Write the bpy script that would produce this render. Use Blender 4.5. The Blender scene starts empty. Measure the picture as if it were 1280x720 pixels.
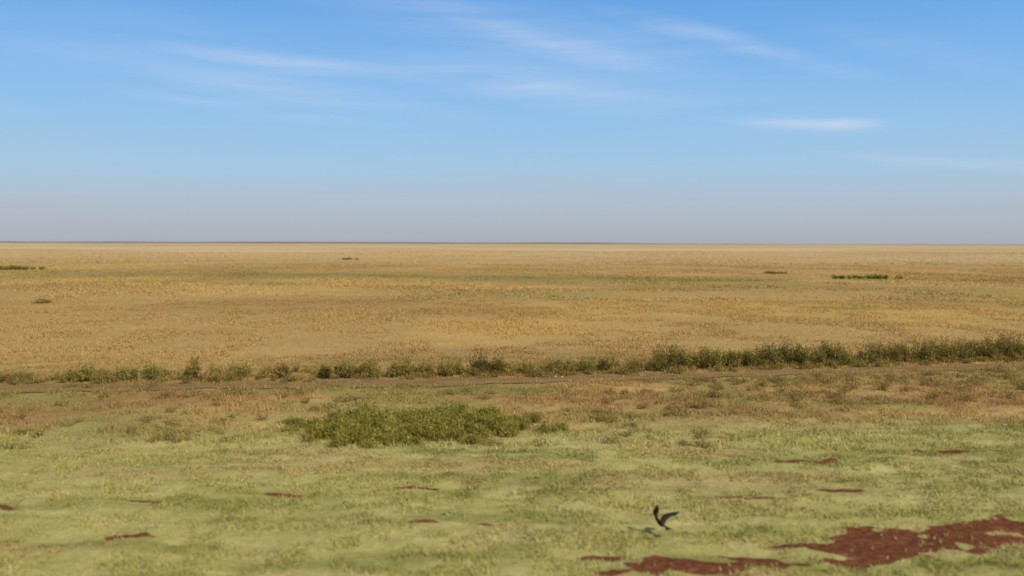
import bpy, math, numpy as np
from mathutils import Vector, Matrix
rng = np.random.default_rng(7)
scene = bpy.context.scene

# ------------------------------------------------------------ helpers
def sstep(a, b, x):
    t = np.clip((x - a) / (b - a), 0, 1)
    return t * t * (3 - 2 * t)

def _h(ix, iy, s):
    n = (ix.astype(np.int64) * 374761393 + iy.astype(np.int64) * 668265263 + s * 974634777) & 0xFFFFFFFF
    n = ((n ^ (n >> 13)) * 1274126177) & 0xFFFFFFFF
    n = ((n ^ (n >> 16)) * 2246822519) & 0xFFFFFFFF
    return ((n ^ (n >> 15)) & 0xFFFFFF) / float(0xFFFFFF)

def vnoise(x, y, s=0):
    ix = np.floor(x); iy = np.floor(y)
    fx = x - ix; fy = y - iy
    fx = fx * fx * (3 - 2 * fx); fy = fy * fy * (3 - 2 * fy)
    a = _h(ix, iy, s); b = _h(ix + 1, iy, s); c = _h(ix, iy + 1, s); d = _h(ix + 1, iy + 1, s)
    return (a * (1 - fx) + b * fx) * (1 - fy) + (c * (1 - fx) + d * fx) * fy

def fbm(x, y, s=0, o=4):
    t = 0; a = 0.5; n = 0
    for i in range(o):
        t = t + a * vnoise(x * (2 ** i) + 17.3 * i, y * (2 ** i) - 9.1 * i, s + i * 13)
        n += a; a *= 0.5
    return t / n

def lin(r, g, b):
    f = lambda c: (c / 255 / 12.92) if c / 255 <= 0.04045 else ((c / 255 + 0.055) / 1.055) ** 2.4
    return np.array([f(r), f(g), f(b)])

def mix(a, b, t):
    t = np.asarray(t)[..., None]
    return a * (1 - t) + b * t

# ------------------------------------------------------------ terrain fields (metres)
def track_y(x):
    xc = np.clip(x, -24, 24)
    return 25.7 + 0.16 * xc + 0.003 * xc * xc + (x - xc) * 0.16

def track_hw(x):
    return 0.72 - 0.26 * sstep(-2, 12, x) + 0.16 * (fbm(x / 1.5, x * 0, 91, 2) - 0.5)

def height(x, y):
    r = np.hypot(x, y)
    dt = y - track_y(x)
    off = sstep(0.9, 2.2, np.abs(dt))
    h = 0.10 * (fbm(x / 5.0, y / 5.0, 3, 2) - 0.5) * sstep(0.5, 5, np.abs(dt))
    near = (1 - sstep(30, 55, r)) * off
    h = h + near * 0.10 * (fbm(x / 0.55, y / 0.42, 5, 3) - 0.5)
    h = h + near * 0.08 * (fbm(x / 1.6, y / 0.7, 6, 2) - 0.5)
    # the thicket grows in a shallow hollow
    h = h - 0.12 * np.exp(-(((x + 1.95) / 2.6) ** 2 + ((y - 19) / 1.6) ** 2))
    h = h + 0.9 * (fbm(x / 190, y / 190, 8, 3) - 0.5) * sstep(60, 400, r)
    h = h + 0.15 * (fbm(x / 30, y / 22, 9, 2) - 0.5) * sstep(34, 80, r)
    return h

SOIL = [(2.1, 10.75, .85, .34, 1), (3.0, 11.05, .55, .26, 1), (4.05, 11.55, .60, .30, 1), (5.0, 11.60, .85, .60, 1), (4.9, 12.1, .3, .3, 1),
        (6.2, 11.85, 1.05, .60, 1), (7.2, 12.2, .9, .50, 1), (4.2, 10.95, .7, .18, 1), (1.2, 11.1, .35, .12, .8),
        (-3.8, 13.8, .42, .13, .75), (-1.54, 14.25, .48, .14, .8), (-.69, 14.6, .12, .14, .8), (1.63, 15.07, .32, .13, .75),
        (-.28, 12.4, .30, .11, .8), (-1.23, 12.4, .30, .10, .75), (-5.0, 11.8, .42, .12, .75), (-5.7, 13.5, .28, .11, .7),
        (-7.6, 13.2, .30, .14, .75), (5.4, 16.2, .60, .15, .75), (8.4, 16.9, .8, .18, .75), (5.4, 14.25, .38, .12, .75),
        (3.7, 13.8, .45, .09, .75), (9.6, 15.2, .5, .12, .7), (7.8, 15.0, .4, .1, .7), (-9.5, 11.4, .5, .15, .7)]
def soil(x, y):
    v = np.full(x.shape, -1.0); amp = np.full(x.shape, 1.0)
    for cx, cy, rx, ry, a in SOIL:
        q = 1 - np.sqrt(((x - cx) / rx) ** 2 + ((y - cy) / ry) ** 2)
        amp = np.where(q > v, a, amp)
        v = np.maximum(v, q)
    v = v + (fbm(x / .30, y / .24, 31, 3) - 0.5) * 2.0
    return sstep(-0.15, 0.40, v) * amp

C_GREEN = lin(174, 164, 98); C_GREEN2 = lin(148, 144, 78); C_YEL = lin(188, 175, 112)
C_STRAW = lin(184, 152, 95); C_BROWN = lin(162, 131, 82); C_GOLD = lin(194, 160, 96)
C_FAR_HAZE = lin(206, 175, 124); C_OLIVE = lin(154, 140, 80); C_PALE = lin(216, 194, 152)
C_RUST = lin(160, 120, 78); C_TAN = lin(180, 156, 102)
def gcol(x, y):
    y0 = y + (fbm(x / 4.0, y / 3.0, 40) - 0.5) * 6
    n1 = fbm(x / 2.6, y / .6, 41); n2 = fbm(x / 1.1, y / .3, 42)
    green = mix(C_GREEN, C_GREEN2, .85 * sstep(.50, .70, n1)); green = mix(green, C_YEL, .8 * sstep(.5, .72, n2))
    green = mix(green, C_TAN, .6 * sstep(.52, .68, fbm(x / 3.5, y / .8, 52)))
    midz = mix(C_STRAW, C_BROWN, sstep(.40, .68, fbm(x / 5 + 3, y / 1.6, 43)))
    midz = mix(midz, C_OLIVE, 0.85 * sstep(.38, .62, fbm(x / 3, y / 1.2, 44)))
    rust = np.exp(-(((x + 9.5) / 5) ** 2 + ((y - 20.3) / 1.8) ** 2)) + .7 * np.exp(-(((x - 12) / 4.5) ** 2 + ((y - 24.0) / 2.2) ** 2))
    midz = mix(midz, C_RUST, np.clip(rust, 0, 1) * .6 * sstep(.40, .62, fbm(x / 1.5, y / .8, 53)))
    c = mix(green, midz, sstep(16.6, 22.5, y0))
    far = mix(C_STRAW, C_GOLD, sstep(.4, .65, fbm(x / 11, y / 14, 45)))
    far = mix(far, C_BROWN, 0.5 * sstep(.46, .68, fbm(x / 14, y / 10, 46)))
    far = mix(far, C_OLIVE, 0.4 * sstep(.48, .70, fbm(x / 20, y / 14, 47)))
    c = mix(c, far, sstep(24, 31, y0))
    sw = np.exp(-((y - (104 - 0.20 * x) - 14 * (fbm(x / 25, y / 40, 48) - .5)) / 9.0) ** 2) * sstep(-75, -40, x) * (1 - sstep(20, 38, x))
    c = mix(c, C_OLIVE * .88, 0.8 * sw)
    gp = np.exp(-(((x - 21) / 2.6) ** 2 + ((y - 56) / 1.8) ** 2))
    c = mix(c, C_GREEN2, 0.7 * gp)
    c = mix(c, C_FAR_HAZE, 0.85 * sstep(90, 300, y + 50 * (fbm(x / 60, y / 60, 49) - .5)))  # aerial haze painted into ground and grass colour: straw pales with distance
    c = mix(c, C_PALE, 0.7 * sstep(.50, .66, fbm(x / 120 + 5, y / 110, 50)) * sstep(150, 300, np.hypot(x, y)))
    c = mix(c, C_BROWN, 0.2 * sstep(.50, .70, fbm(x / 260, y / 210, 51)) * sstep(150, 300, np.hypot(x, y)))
    return c

# ------------------------------------------------------------ material helpers
def new_mat(name):
    m = bpy.data.materials.new(name); m.use_nodes = True
    nt = m.node_tree; nt.nodes.clear()
    return m, nt, nt.nodes, nt.links

def leaf_mat(name, trans=0.3):
    m, nt, N, L = new_mat(name)
    out = N.new('ShaderNodeOutputMaterial'); a = N.new('ShaderNodeAttribute'); a.attribute_name = 'col'
    d = N.new('ShaderNodeBsdfDiffuse'); t = N.new('ShaderNodeBsdfTranslucent'); mx = N.new('ShaderNodeMixShader')
    mx.inputs[0].default_value = trans
    L.new(a.outputs['Color'], d.inputs['Color']); L.new(a.outputs['Color'], t.inputs['Color'])
    L.new(d.outputs[0], mx.inputs[1]); L.new(t.outputs[0], mx.inputs[2]); L.new(mx.outputs[0], out.inputs['Surface'])
    return m

def build(name, V, F, col=None, mat=None, extra=None, smooth=False):
    me = bpy.data.meshes.new(name)
    k = F.shape[1]
    me.vertices.add(len(V)); me.vertices.foreach_set('co', V.astype(np.float32).ravel())
    me.loops.add(F.size); me.loops.foreach_set('vertex_index', F.astype(np.int32).ravel())
    me.polygons.add(len(F))
    me.polygons.foreach_set('loop_start', (np.arange(len(F)) * k).astype(np.int32))
    me.polygons.foreach_set('loop_total', np.full(len(F), k, dtype=np.int32))
    if smooth: me.polygons.foreach_set('use_smooth', np.ones(len(F), dtype=bool))
    me.update(calc_edges=True)
    if col is not None:
        at = me.attributes.new('col', 'FLOAT_COLOR', 'POINT')
        at.data.foreach_set('color', np.concatenate([col, np.ones((len(V), 1))], 1).astype(np.float32).ravel())
    for kx, vv in (extra or {}).items():
        at = me.attributes.new(kx, 'FLOAT', 'POINT'); at.data.foreach_set('value', vv.astype(np.float32))
    ob = bpy.data.objects.new(name, me); scene.collection.objects.link(ob)
    if mat: me.materials.append(mat)
    return ob

# ------------------------------------------------------------ ground sheet
ang = np.concatenate([np.arange(-45, 45, 0.17), np.arange(45, 315, 3.0)]) * math.pi / 180
rings = [1.0]
while rings[-1] < 26000:
    r = rings[-1]
    rings.append(r * (1.06 if r < 8 else 1.0055 if r < 35 else 1.016))
R = np.array(rings); nr, na = len(R), len(ang)
X = (R[:, None] * np.sin(ang)[None, :]).ravel(); Y = (R[:, None] * np.cos(ang)[None, :]).ravel()
Z = height(X, Y)
i = np.arange(nr - 1)[:, None] * na; j = np.arange(na)[None, :]; jn = (j + 1) % na
F = np.stack([i + j, i + jn, i + na + jn, i + na + j], -1).reshape(-1, 4)[:, ::-1]
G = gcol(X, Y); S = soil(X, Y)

gm, nt, N, L = new_mat('steppe_ground')
out = N.new('ShaderNodeOutputMaterial'); bs = N.new('ShaderNodeBsdfDiffuse')
at = N.new('ShaderNodeAttribute'); at.attribute_name = 'col'
so = N.new('ShaderNodeAttribute'); so.attribute_name = 'soil'
tc = N.new('ShaderNodeTexCoord')
n1 = N.new('ShaderNodeTexNoise'); n1.inputs['Scale'].default_value = 9; n1.inputs['Detail'].default_value = 5; n1.inputs['Roughness'].default_value = .7
n2 = N.new('ShaderNodeTexNoise'); n2.inputs['Scale'].default_value = 0.35; n2.inputs['Detail'].default_value = 7; n2.inputs['Roughness'].default_value = .65
for n in (n1, n2): L.new(tc.outputs['Object'], n.inputs['Vector'])
def mrange(src, a, b, c, d):
    m = N.new('ShaderNodeMapRange'); L.new(src, m.inputs[0])
    for k, v in zip((1, 2, 3, 4), (a, b, c, d)): m.inputs[k].default_value = v
    return m.outputs[0]
def vmul(col, fac):
    m = N.new('ShaderNodeVectorMath'); m.operation = 'SCALE'; L.new(col, m.inputs[0]); L.new(fac, m.inputs['Scale']); return m.outputs[0]
c1 = vmul(at.outputs['Color'], mrange(n1.outputs['Fac'], .3, .7, .78, 1.06))
c2 = vmul(c1, mrange(n2.outputs['Fac'], .3, .7, .90, 1.09))
ad = N.new('ShaderNodeMath'); ad.operation = 'ADD'; L.new(so.outputs['Fac'], ad.inputs[0]); L.new(mrange(n1.outputs['Fac'], .3, .7, -.3, .3), ad.inputs[1])
sm = mrange(ad.outputs[0], .34, .66, 0, 1)
srr = N.new('ShaderNodeValToRGB'); L.new(n1.outputs['Fac'], srr.inputs[0])
srr.color_ramp.elements[0].position = .35; srr.color_ramp.elements[0].color = (.10, .034, .014, 1)
srr.color_ramp.elements[1].position = .7; srr.color_ramp.elements[1].color = (.25, .095, .046, 1)
mc = N.new('ShaderNodeMix'); mc.data_type = 'RGBA'; L.new(sm, mc.inputs[0]); L.new(c2, mc.inputs[6]); L.new(srr.outputs[0], mc.inputs[7])
L.new(mc.outputs[2], bs.inputs['Color'])
bp = N.new('ShaderNodeBump'); bp.inputs['Strength'].default_value = .6; bp.inputs['Distance'].default_value = .04
L.new(n1.outputs['Fac'], bp.inputs['Height']); L.new(bp.outputs[0], bs.inputs['Normal']); L.new(bs.outputs[0], out.inputs['Surface'])
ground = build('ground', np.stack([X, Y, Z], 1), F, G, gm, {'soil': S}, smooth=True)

# ------------------------------------------------------------ dirt track
xs = np.arange(-60, 60, 0.12); cr = np.linspace(-1, 1, 15)
ty = track_y(xs); hw = track_hw(xs)
edge = 0.8 * (fbm(xs / .7, xs * 0 + 4, 70, 3) - .5); edge2 = 0.8 * (fbm(xs / .7, xs * 0 + 9, 71, 3) - .5)
TX = np.repeat(xs[:, None], 15, 1)
TY = ty[:, None] + cr[None, :] * hw[:, None] + np.where(cr < 0, -cr, 0)[None, :] * edge[:, None] + np.where(cr > 0, cr, 0)[None, :] * edge2[:, None]
TZ = height(TX, TY) + 0.02 - 0.014 * np.exp(-((np.abs(cr) - .5) / .2) ** 2)[None, :]
TZ = TZ + 0.012 * (fbm(TX / .3, TY / .3, 72) - .5)
i = np.arange(len(xs) - 1)[:, None] * 15; j = np.arange(14)[None, :]
FT = np.stack([i + j, i + 15 + j, i + 16 + j, i + 1 + j], -1).reshape(-1, 4)
tm, nt, N, L = new_mat('packed_dirt')
out = N.new('ShaderNodeOutputMaterial'); bs = N.new('ShaderNodeBsdfDiffuse')
tc = N.new('ShaderNodeTexCoord'); n1 = N.new('ShaderNodeTexNoise'); n1.inputs['Scale'].default_value = 1.6; n1.inputs['Detail'].default_value = 9; n1.inputs['Roughness'].default_value = .7
L.new(tc.outputs['Object'], n1.inputs['Vector'])
rp = N.new('ShaderNodeValToRGB'); L.new(n1.outputs['Fac'], rp.inputs[0])
rp.color_ramp.elements[0].position = .32; rp.color_ramp.elements[0].color = (.20, .120, .046, 1)
rp.color_ramp.elements[1].position = .68; rp.color_ramp.elements[1].color = (.31, .200, .085, 1)
L.new(rp.outputs[0], bs.inputs['Color'])
bp = N.new('ShaderNodeBump'); bp.inputs['Strength'].default_value = .5; bp.inputs['Distance'].default_value = .05
L.new(n1.outputs['Fac'], bp.inputs['Height']); L.new(bp.outputs[0], bs.inputs['Normal']); L.new(bs.outputs[0], out.inputs['Surface'])
build('dirt_track', np.stack([TX.ravel(), TY.ravel(), TZ.ravel()], 1), FT, None, tm, smooth=True)

# ------------------------------------------------------------ grass
grass_m = leaf_mat('grass_blades', .35)
def grass(name, y0, y1, dens, hr, wr, lean, clump, bright=1.1, var=.22):
    area = .62 * (y1 * y1 - y0 * y0) + 6 * (y1 - y0)
    n = int(area * dens)
    y = rng.uniform(y0, y1, int(n * 2.2)); W = .62 * y + 3
    keep = rng.random(len(y)) < W / (.62 * y1 + 3); y = y[keep][:n]; W = W[keep][:n]
    x = rng.uniform(-1, 1, len(y)) * W
    cl = fbm(x / clump, y / clump, 80, 3)
    p = 0.25 + 0.75 * sstep(.36, .6, cl)
    s = soil(x, y); p = p * (1 - .96 * sstep(.2, .6, s))
    dt = np.abs(y - track_y(x)) / track_hw(x)
    p = p * (0.16 + .84 * sstep(.45, 1.2, dt + .7 * (fbm(x, y, 82, 2) - .5)))
    k = rng.random(len(x)) < p; x = x[k]; y = y[k]; cl = cl[k]
    m = len(x); z = height(x, y) - .005
    h = rng.uniform(*hr, m) * (.6 + .8 * sstep(.35, .65, cl)); w = rng.uniform(*wr, m)
    a = rng.uniform(0, 2 * math.pi, m); b = rng.uniform(0, 2 * math.pi, m); l = lean * rng.uniform(.2, 1, m)
    bx, by = np.cos(a) * w / 2, np.sin(a) * w / 2
    tx, ty_ = np.cos(b) * h * l, np.sin(b) * h * l
    V = np.empty((m, 3, 3))
    V[:, 0] = np.stack([x - bx, y - by, z], 1); V[:, 1] = np.stack([x + bx, y + by, z], 1)
    V[:, 2] = np.stack([x + tx, y + ty_, z + h * np.sqrt(np.clip(1 - (l * .7) ** 2, .1, 1))], 1)
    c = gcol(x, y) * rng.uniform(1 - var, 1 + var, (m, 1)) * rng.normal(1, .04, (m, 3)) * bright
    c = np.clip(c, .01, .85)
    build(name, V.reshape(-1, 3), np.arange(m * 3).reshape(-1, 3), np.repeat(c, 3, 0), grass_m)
grass('low_green_grass', 7.5, 17, 1150, (.022, .062), (.014, .034), 1.2, .35, 1.14)
grass('verge_grass', 17, 31, 540, (.035, .11), (.014, .034), 1.1, .6, 1.18)
grass('dry_grass', 31, 62, 110, (.05, .12), (.03, .07), 1.25, 2.2, 1.15, .10)
grass('steppe_grass', 62, 170, 12, (.07, .14), (.09, .22), 1.25, 7, 1.15, .07)
grass('distant_steppe_grass', 170, 480, .7, (.08, .13), (.35, .8), 1.25, 25, 1.1, .06)

# ------------------------------------------------------------ shrubs
shrub_m = leaf_mat('shrub_leaves', .42)
def shrub(name, plants, palette, leaves=1300, leaf=(.025, .05), slim=.35):
    Vs, Cs = [], []
    for (px, py, h, rad, br) in plants:
        nst = max(10, int(leaves / 24)); npl = 24
        base = np.stack([px + rng.normal(0, rad * .22, nst), py + rng.normal(0, rad * .22, nst)], 1)
        zb = float(height(np.array([px]), np.array([py]))[0]) - .02
        th = rng.uniform(0, 2 * math.pi, nst); sp = np.sqrt(rng.random(nst)) * rad
        hh = h * rng.uniform(.5, 1.2, nst) * np.sqrt(np.clip(1.05 - (sp / (rad * 1.15)) ** 2, .15, 1))
        tip = np.stack([px + np.cos(th) * sp, py + np.sin(th) * sp, zb + hh], 1)
        b3 = np.concatenate([base, np.full((nst, 1), zb)], 1)
        sw = .008
        Vst = np.stack([b3 - [sw, 0, 0], b3 + [sw, 0, 0], tip], 1)
        Vs.append(Vst); Cs.append(np.repeat(np.array([[.12, .085, .04]]), nst, 0))
        t = rng.uniform(.08, 1, (nst, npl)) ** .75
        P = b3[:, None] + (tip - b3)[:, None] * t[..., None]
        P[..., 2] += .10 * h * np.sin(t * 3.14)
        P += rng.normal(0, .025 + .03 * rad, P.shape)
        P = P.reshape(-1, 3); P[:, 2] = np.maximum(P[:, 2], zb + .02)
        m = len(P); u = rng.normal(0, 1, (m, 3)); u[:, 2] = np.abs(u[:, 2]) + .5; u /= np.linalg.norm(u, axis=1)[:, None]
        v = np.cross(u, rng.normal(0, 1, (m, 3))); v /= np.linalg.norm(v, axis=1)[:, None]
        ln = rng.uniform(*leaf, (m, 1))
        Vs.append(np.stack([P - v * ln * slim, P + v * ln * slim, P + u * ln * 1.5], 1))
        pal = np.array(palette); ci = pal[rng.integers(0, len(pal), m)]
        stemtone = np.repeat(rng.uniform(.75, 1.25, nst), npl)[:, None]
        Cs.append(ci * stemtone * rng.uniform(.75, 1.25, (m, 1)) * br)
    V = np.concatenate(Vs).reshape(-1, 3); C = np.repeat(np.clip(np.concatenate(Cs), .005, .7), 3, 0)
    return build(name, V, np.arange(len(V)).reshape(-1, 3), C, shrub_m)

P_OL = [lin(156, 142, 72), lin(170, 150, 80), lin(138, 130, 62), lin(178, 152, 86)]
P_DK = [lin(112, 108, 50), lin(134, 124, 58), lin(146, 128, 68), lin(104, 100, 46)]
P_YG = [lin(178, 166, 74), lin(160, 152, 66), lin(188, 170, 84), lin(142, 138, 60)]
P_DRY = [lin(178, 146, 86), lin(160, 130, 76), lin(150, 136, 72)]

ROW = [(-15.2, .35, .45, 1, 0), (-14.2, .3, .5, 1, 3), (-12.3, .48, .42, 1, 0), (-11.2, .42, .5, 1, 0), (-10.5, .46, .4, 1.05, 0),
       (-9.2, .62, .28, 1, 0), (-8.1, .46, .45, 1, 0), (-6.7, .40, .25, 1, 3), (-5.5, .42, .25, .75, 1), (-4.9, .56, .35, 1, 0),
       (-4.2, .60, .42, 1, 0), (-3.4, .60, .45, 1, 0), (-2.6, .44, .35, 1, 3), (-2.0, .55, .38, 1.05, 0), (-1.0, .70, .45, .85, 1),
       (-.35, .56, .40, .9, 1), (.5, .44, .35, 1, 0), (1.5, .50, .42, .95, 0), (2.3, .52, .38, 1, 0), (3.0, .60, .35, 1, 0), (3.8, .42, .4, 1, 3)]
for (x, h, r, br, p) in ROW:
    yy = float(track_y(np.array(x))) + 1.15 + rng.uniform(-.1, .25)
    pl = [(x, yy, h, r, br)] + [(x + rng.uniform(-.35, .35), yy + rng.uniform(-.1, .4), h * rng.uniform(.5, .8), r * .65, br) for _ in range(2)]
    shrub('shrub', pl, [P_OL, P_DK, P_YG, P_DRY][p], 700)
def row(x0, x1, h, step=.25):
    out = []; x = x0
    while x < x1:
        e = min(1, (x - x0) / .6 + .55, (x1 - x) / .6 + .55)
        k = .72 + .55 * float(fbm(np.array([x / .8]), np.array([2.0]), 60, 2)[0])
        out.append((x, float(track_y(np.array(x))) + 1.15 + rng.uniform(0, .8), h * k * e * rng.uniform(.85, 1.1), rng.uniform(.28, .44), rng.uniform(.8, 1.1)))
        x += step * rng.uniform(.6, 1.4)
    return out
shrub('shrub_row', row(4.6, 11.1, .74), P_OL + P_DK, 850)
shrub('shrub_row', row(11.8, 21.5, .68), P_OL + P_DK[:3], 850)
shrub('shrub_row', row(-26, -16.2, .40, .5), P_OL, 500)

wd = []
for _ in range(380):
    x = rng.uniform(-20, 20)
    wd.append((x, float(track_y(np.array(x))) + rng.choice([.6, .9, 1.2, 1.5, 2.1]) + rng.uniform(-.1, .3), rng.uniform(.10, .34), rng.uniform(.15, .4), rng.uniform(.85, 1.15)))
shrub('roadside_weeds', wd, P_DRY + P_OL, 240, (.02, .04))
wd = []
for _ in range(130):
    x = rng.uniform(4, 18); y = float(track_y(np.array(x))) - rng.uniform(.7, 5.5)
    wd.append((x, y, rng.uniform(.08, .24), rng.uniform(.2, .5), rng.uniform(.85, 1.15)))
shrub('dry_weeds', wd, [lin(172, 138, 84), lin(158, 128, 76), lin(168, 150, 86)], 220, (.018, .035))
wd = []
for _ in range(140):
    x = rng.uniform(-15, 4); y = rng.uniform(17.2, 24.4)
    if ((x + 2.0) / 3) ** 2 + ((y - 19) / 1.8) ** 2 < 1: continue
    wd.append((x, y, rng.uniform(.06, .18), rng.uniform(.15, .4), rng.uniform(.85, 1.15)))
shrub('dry_weeds', wd, [lin(172, 142, 86), lin(158, 130, 78), lin(164, 154, 86)], 180, (.018, .035))

# thicket of taller green growth in a hollow in front of the track
th = []
while len(th) < 185:
    u, v = rng.uniform(-1.3, 1.3, 2)
    rr = u * u + v * v + 1.1 * (float(fbm(np.array([u * 2.4 + 7]), np.array([v * 2.4]), 61, 3)[0]) - .5)
    if rr > 1.1 or (rr > .65 and rng.random() < .5): continue
    x = -1.95 + u * 2.7 + v * -.15; y = 19.0 + v * 1.75 + u * .1
    th.append((x, y, rng.uniform(.20, .46) * (1.05 - .6 * max(rr, 0)), rng.uniform(.14, .28), rng.uniform(.75, 1.2)))
shrub('green_thicket', th, P_YG + [lin(176, 154, 84), lin(122, 120, 54)], 520, (.025, .055), .22)

def far_patch(name, cx, cy, wx, wy, h, n, pal, lf):
    pl = [(cx + rng.normal(0, wx / 2.2), cy + rng.normal(0, wy / 2.2), h * rng.uniform(.6, 1.1), rng.uniform(.35, .7), rng.uniform(.85, 1.15)) for _ in range(n)]
    shrub(name, pl, pal, 300, lf)
GR = [lin(136, 146, 66), lin(150, 154, 74), lin(122, 132, 60)]
far_patch('green_bush', 41.5, 103, 3.6, 1.5, .42, 20, GR, (.08, .14))
far_patch('green_bush', 35.0, 119, 1.5, 1.0, .30, 7, GR + P_OL, (.08, .14))
far_patch('green_bush', -38, 210, 3.0, 2, .35, 7, GR + P_OL, (.12, .2))
far_patch('green_bush', -74, 131, 6, 3, .5, 30, P_OL + GR, (.1, .16))
far_patch('green_bush', -31, 58.5, .5, .4, .28, 3, P_OL, (.05, .09))

# ------------------------------------------------------------ pale stones
sm_, nt, N, L = new_mat('pale_stone')
out = N.new('ShaderNodeOutputMaterial'); bs = N.new('ShaderNodeBsdfPrincipled'); bs.inputs['Roughness'].default_value = .9
n1 = N.new('ShaderNodeTexNoise'); n1.inputs['Scale'].default_value = 30; rp = N.new('ShaderNodeValToRGB'); L.new(n1.outputs['Fac'], rp.inputs[0])
rp.color_ramp.elements[0].color = (.4, .38, .34, 1); rp.color_ramp.elements[1].color = (.65, .63, .6, 1)
L.new(rp.outputs[0], bs.inputs['Base Color']); L.new(bs.outputs[0], out.inputs['Surface'])
import bmesh
for (x, y, s) in [(1.3, 26.3, .04), (1.5, 26.25, .03), (11.0, 19.6, .05)]:
    bm = bmesh.new(); bmesh.ops.create_icosphere(bm, subdivisions=2, radius=s)
    for v in bm.verts:
        v.co *= 1 + rng.uniform(-.2, .2); v.co.z *= .6
    me = bpy.data.meshes.new('pale_stone'); bm.to_mesh(me); bm.free(); me.materials.append(sm_)
    o = bpy.data.objects.new('pale_stone', me); scene.collection.objects.link(o)
    o.location = (x, y, float(height(np.array([x]), np.array([y]))[0]) + s * .3 + .02)

# ------------------------------------------------------------ distant low hills
hx = np.linspace(-9000, 9000, 900)
hh = (3.5 + 7.5 * (1 - sstep(300, 1500, hx))) * (.55 + .9 * fbm(hx / 500, hx * 0, 95, 4))
prof = [(-260, -1.0), (-120, .45), (0, 1.0), (140, .5), (300, -1.0)]
HV = np.stack([np.stack([hx, 6800 + dy + 0 * hx, hh * f if f > 0 else -1 + 0 * hx], 1) for dy, f in prof], 1)
k = len(prof); i = np.arange(len(hx) - 1)[:, None] * k; j = np.arange(k - 1)[None, :]
FH = np.stack([i + j, i + k + j, i + k + 1 + j, i + 1 + j], -1).reshape(-1, 4)
hm, nt, N, L = new_mat('hazy_hills')
out = N.new('ShaderNodeOutputMaterial'); d = N.new('ShaderNodeBsdfDiffuse'); n1 = N.new('ShaderNodeTexNoise'); n1.inputs['Scale'].default_value = .01
tc = N.new('ShaderNodeTexCoord'); L.new(tc.outputs['Object'], n1.inputs['Vector']); rp = N.new('ShaderNodeValToRGB'); L.new(n1.outputs['Fac'], rp.inputs[0])
rp.color_ramp.elements[0].color = (.15, .15, .15, 1); rp.color_ramp.elements[1].color = (.28, .26, .23, 1)  # greyed hill colour, aerial haze painted in
L.new(rp.outputs[0], d.inputs['Color']); L.new(d.outputs[0], out.inputs['Surface'])
build('distant_hills', HV.reshape(-1, 3), FH, None, hm, smooth=True)

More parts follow.
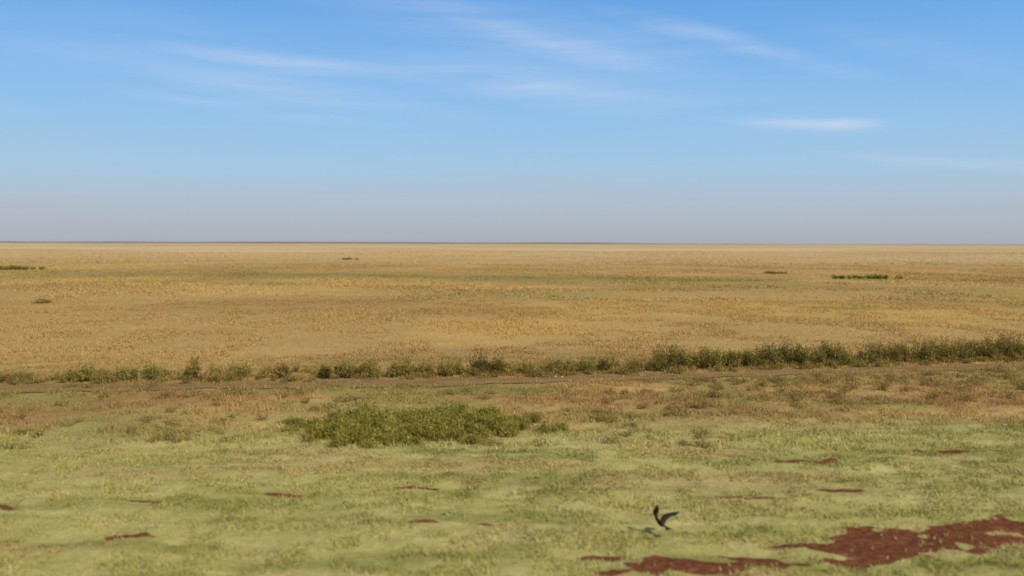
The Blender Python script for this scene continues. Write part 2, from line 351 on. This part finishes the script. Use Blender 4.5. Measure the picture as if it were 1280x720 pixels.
# ------------------------------------------------------------ bird
def make_bird():
    V, F = [], []
    sec = [(.125, .001, .001, .004), (.108, .005, .005, .006), (.100, .013, .014, .008), (.085, .019, .020, .010), (.065, .018, .019, .008),
           (.045, .024, .024, .003), (.010, .031, .031, -.003), (-.030, .029, .028, -.004), (-.065, .020, .018, -.001), (-.095, .011, .009, .003), (-.115, .008, .005, .004)]
    n = 14
    for (y, rx, rz, z) in sec:
        for q in range(n):
            a = 2 * math.pi * q / n; V.append((rx * math.cos(a), y, z + rz * math.sin(a)))
    for s in range(len(sec) - 1):
        for q in range(n):
            F.append((s * n + q, s * n + (q + 1) % n, (s + 1) * n + (q + 1) % n, (s + 1) * n + q))
    F.append(tuple(range(n))[::-1]); F.append(tuple((len(sec) - 1) * n + q for q in range(n)))
    for q in range(-3, 4):
        a = q * .13; L_ = .085 + .008 * abs(q); b0 = len(V)
        dx, dy = math.sin(a), -math.cos(a); nx, ny = -dy, dx
        x0, y0 = dx * .005, -.100
        for (t, w) in ((0, .005), (.5, .009), (.9, .009), (1, .003)):
            for sg in (-1, 1):
                for dz in (-.0012, .0012):
                    V.append((x0 + dx * L_ * t + nx * w * sg, y0 + dy * L_ * t + ny * w * sg, .003 + dz + .0012 * q))
        for s in range(3):
            o = b0 + s * 4
            F += [(o, o + 2, o + 6, o + 4), (o + 1, o + 5, o + 7, o + 3), (o, o + 4, o + 5, o + 1), (o + 2, o + 3, o + 7, o + 6)]
        F.append((b0 + 12, b0 + 14, b0 + 15, b0 + 13))
    def wing(side, dih_in, dih_out, span):
        st = 16; px, pz = .018, .008
        m = 7
        b0 = len(V)
        for s in range(st + 1):
            t = s / st
            dh = dih_in + (dih_out - dih_in) * sstep(.25, .65, np.array(t))
            if s:
                px += span / st * math.cos(dh); pz += span / st * math.sin(dh)
            lead = .045 + .035 * math.sin(min(t / .42, 1) * math.pi / 2) - .115 * max(0, t - .42) ** 1.2 / .52
            chord = .105 - .010 * t if t < .6 else .099 * (1 - ((t - .6) / .4) ** 2.0) + .010
            if t > .45 and s % 2: chord *= .84
            for c in range(m):
                u = c / (m - 1)
                th_ = .0075 * (1 - t * .7) * math.sin(math.pi * min(1, u * .9 + .08)) * (1 - u) + .0009
                cam = .010 * math.sin(math.pi * u)
                nx, nz = -math.sin(dh), math.cos(dh)
                for sg in (1, -1):
                    o = cam + sg * th_
                    V.append((side * (px + nx * o), lead - chord * u, pz + nz * o))
        w = m * 2
        for s in range(st):
            for c in range(m - 1):
                a = b0 + s * w + c * 2; b = a + w
                F.append((a, b, b + 2, a + 2)); F.append((a + 1, a + 3, b + 3, b + 1))
            a = b0 + s * w; b = a + w
            F.append((a, a + 1, b + 1, b)); a += w - 2; b += w - 2; F.append((a, b, b + 1, a + 1))
        a = b0 + st * w
        for c in range(m - 1): F.append((a + c * 2, a + c * 2 + 1, a + c * 2 + 3, a + c * 2 + 2))
    wing(-1, math.radians(56), math.radians(74), .285)
    wing(1, math.radians(40), math.radians(34), .25)
    me = bpy.data.meshes.new('flying_bird'); me.from_pydata([tuple(map(float, v)) for v in V], [], F)
    bm = bmesh.new(); bm.from_mesh(me); bmesh.ops.recalc_face_normals(bm, faces=bm.faces)
    bm.to_mesh(me); bm.free()
    for p in me.polygons: p.use_smooth = True
    m, nt, N, L = new_mat('dark_feathers')
    out = N.new('ShaderNodeOutputMaterial'); bs = N.new('ShaderNodeBsdfPrincipled'); bs.inputs['Roughness'].default_value = .8; bs.inputs['Specular IOR Level'].default_value = .1
    n1 = N.new('ShaderNodeTexNoise'); n1.inputs['Scale'].default_value = 60; tc = N.new('ShaderNodeTexCoord'); L.new(tc.outputs['Object'], n1.inputs['Vector'])
    rp = N.new('ShaderNodeValToRGB'); L.new(n1.outputs['Fac'], rp.inputs[0])
    rp.color_ramp.elements[0].color = (.018, .017, .013, 1); rp.color_ramp.elements[1].color = (.050, .046, .036, 1)
    L.new(rp.outputs[0], bs.inputs['Base Color']); L.new(bs.outputs[0], out.inputs['Surface']); me.materials.append(m)
    o = bpy.data.objects.new('flying_bird', me); scene.collection.objects.link(o)
    o.location = (2.03, 11.9, .20)
    o.rotation_euler = (math.radians(10), math.radians(4), math.radians(26))
    o.scale = (1.1,) * 3
    return o
make_bird()

# ------------------------------------------------------------ sun and sky
SUN_EL, SUN_AZ = math.radians(38), math.radians(140)
sd = Vector((math.sin(SUN_AZ) * math.cos(SUN_EL), math.cos(SUN_AZ) * math.cos(SUN_EL), math.sin(SUN_EL)))
sl = bpy.data.lights.new('sun', 'SUN'); sl.energy = 3.75; sl.angle = math.radians(.6); sl.color = (1, .93, .82)
so_ = bpy.data.objects.new('sun', sl); scene.collection.objects.link(so_)
so_.rotation_euler = sd.to_track_quat('Z', 'Y').to_euler(); so_.location = (0, 0, 30)

w = bpy.data.worlds.new('World'); scene.world = w; w.use_nodes = True
nt = w.node_tree; N = nt.nodes; L = nt.links; N.clear()
out = N.new('ShaderNodeOutputWorld'); bg = N.new('ShaderNodeBackground'); bg.inputs['Strength'].default_value = .1
sky = N.new('ShaderNodeTexSky'); sky.sky_type = 'NISHITA'; sky.sun_disc = False; sky.sun_elevation = SUN_EL; sky.sun_rotation = SUN_AZ
sky.air_density = 1.0; sky.dust_density = 2; sky.ozone_density = 1.0
tc = N.new('ShaderNodeTexCoord'); sp = N.new('ShaderNodeSeparateXYZ'); L.new(tc.outputs['Generated'], sp.inputs[0])
def M(op, a, b=None, clamp=False):
    m = N.new('ShaderNodeMath'); m.operation = op; m.use_clamp = clamp
    for k, v in enumerate((a, b)):
        if v is None: continue
        if isinstance(v, (int, float)): m.inputs[k].default_value = v
        else: L.new(v, m.inputs[k])
    return m.outputs[0]
az = M('ARCTAN2', sp.outputs[0], sp.outputs[1]); el = M('ARCSINE', sp.outputs[2])
cb = N.new('ShaderNodeCombineXYZ'); L.new(az, cb.inputs[0]); L.new(el, cb.inputs[1])
ramp = N.new('ShaderNodeValToRGB'); L.new(M('DIVIDE', el, .5), ramp.inputs[0])
cr_ = ramp.color_ramp
stops = [(0, (172, 176, 185)), (.04, (178, 185, 196)), (.10, (176, 194, 213)), (.17, (164, 200, 229)), (.26, (148, 195, 236)), (.38, (127, 183, 237)), (.54, (102, 164, 230)), (1, (62, 122, 205))]
while len(cr_.elements) < len(stops): cr_.elements.new(.5)
for e, (p, c) in zip(cr_.elements, stops):
    e.position = p; l = lin(*c); e.color = (*l, 1)
sc10 = N.new('ShaderNodeVectorMath'); sc10.operation = 'SCALE'; sc10.inputs['Scale'].default_value = 10; L.new(ramp.outputs[0], sc10.inputs[0])
def mixc(f, a, b):
    m = N.new('ShaderNodeMix'); m.data_type = 'RGBA'
    if isinstance(f, (int, float)): m.inputs[0].default_value = f
    else: L.new(f, m.inputs[0])
    L.new(a, m.inputs[6])
    if isinstance(b, tuple): m.inputs[7].default_value = b
    else: L.new(b, m.inputs[7])
    return m.outputs[2]
mr = N.new('ShaderNodeMapRange'); L.new(el, mr.inputs[0])
for k, v in zip((1, 2, 3, 4), (.3, .8, .94, .0)): mr.inputs[k].default_value = v
base = mixc(mr.outputs[0], sky.outputs[0], sc10.outputs[0])
nz = N.new('ShaderNodeTexNoise'); nz.inputs['Scale'].default_value = 6; nz.inputs['Detail'].default_value = 4
L.new(cb.outputs[0], nz.inputs['Vector'])
wv = N.new('ShaderNodeVectorMath'); wv.operation = 'SUBTRACT'; L.new(nz.outputs['Color'], wv.inputs[0]); wv.inputs[1].default_value = (.5, .5, .5)
ws = N.new('ShaderNodeVectorMath'); ws.operation = 'MULTIPLY'; L.new(wv.outputs[0], ws.inputs[0]); ws.inputs[1].default_value = (.05, .018, 0)
wa = N.new('ShaderNodeVectorMath'); L.new(cb.outputs[0], wa.inputs[0]); L.new(ws.outputs[0], wa.inputs[1])
mp = N.new('ShaderNodeMapping'); L.new(wa.outputs[0], mp.inputs[0]); mp.inputs['Rotation'].default_value = (0, 0, math.radians(9)); mp.inputs['Scale'].default_value = (4, 60, 1)
fn = N.new('ShaderNodeTexNoise'); fn.inputs['Scale'].default_value = 1; fn.inputs['Detail'].default_value = 6; fn.inputs['Roughness'].default_value = .62; L.new(mp.outputs[0], fn.inputs['Vector'])
fr = N.new('ShaderNodeMapRange'); L.new(fn.outputs['Fac'], fr.inputs[0])
for k, v in zip((1, 2, 3, 4), (.36, .66, .3, 1)): fr.inputs[k].default_value = v
# (azimuth, elevation, half length, half width, tilt, strength)
ST = [(.310, .128, .10, .009, -4, .54), (.355, .125, .05, .007, 2, .3), (.235, .215, .19, .010, -16, .34), (.035, .222, .17, .013, -15, .28), (.03, .172, .22, .020, -9, .34),
      (-.235, .190, .19, .009, -4, .36), (-.29, .168, .28, .014, -6, .26), (.47, .082, .17, .006, -6, .30), (-.29, .142, .20, .007, -5, .22),
      (.42, .195, .14, .016, -16, .14), (-.06, .245, .30, .030, -10, .22), (-.55, .135, .10, .006, -3, .16), (.1, .19, .40, .05, -9, .18), (-.3, .18, .40, .05, -5, .16)]
acc = None
for (a0, e0, hl, hw_, an, s) in ST:
    mm = N.new('ShaderNodeMapping'); mm.vector_type = 'TEXTURE'; L.new(wa.outputs[0], mm.inputs[0])
    mm.inputs['Location'].default_value = (a0, e0, 0); mm.inputs['Rotation'].default_value = (0, 0, math.radians(an)); mm.inputs['Scale'].default_value = (hl, hw_ * 1.4, 1)
    g = N.new('ShaderNodeTexGradient'); g.gradient_type = 'SPHERICAL'; L.new(mm.outputs[0], g.inputs[0])
    v = M('MULTIPLY', M('POWER', g.outputs['Fac'], 1.1), s * 1.2)
    acc = v if acc is None else M('ADD', acc, v)
cf = M('MULTIPLY', acc, fr.outputs[0], True)
cl = mixc(cf, base, (6.1, 7.0, 8.5, 1))
mh = N.new('ShaderNodeMapping'); L.new(cb.outputs[0], mh.inputs[0]); mh.inputs['Scale'].default_value = (2.2, 22, 1)
hn = N.new('ShaderNodeTexNoise'); hn.inputs['Scale'].default_value = 1; hn.inputs['Detail'].default_value = 3; L.new(mh.outputs[0], hn.inputs['Vector'])
h1 = N.new('ShaderNodeMapRange'); L.new(hn.outputs['Fac'], h1.inputs[0])
for k, v in zip((1, 2, 3, 4), (.42, .72, 0, .4)): h1.inputs[k].default_value = v
h2 = N.new('ShaderNodeMapRange'); L.new(el, h2.inputs[0])
for k, v in zip((1, 2, 3, 4), (.02, .14, 1, 0)): h2.inputs[k].default_value = v
hz = mixc(M('MULTIPLY', h1.outputs[0], h2.outputs[0]), cl, (4.5, 4.75, 5.4, 1))
L.new(hz, bg.inputs['Color']); L.new(bg.outputs[0], out.inputs['Surface'])

# ------------------------------------------------------------ camera (train window, about 4 m up)
cd = bpy.data.cameras.new('camera'); cd.lens = 31.16; cd.sensor_width = 36; cd.clip_start = .1; cd.clip_end = 60000
cd.dof.use_dof = True; cd.dof.focus_distance = 32; cd.dof.aperture_fstop = .55
co = bpy.data.objects.new('camera', cd); scene.collection.objects.link(co)
co.matrix_world = Matrix.Translation((0, 0, 4)) @ Matrix.Rotation(math.radians(90 - 2.88), 4, 'X') @ Matrix.Rotation(math.radians(.13), 4, 'Z')
scene.camera = co
scene.view_settings.view_transform = 'Standard'; scene.view_settings.look = 'None'; scene.view_settings.exposure = 0
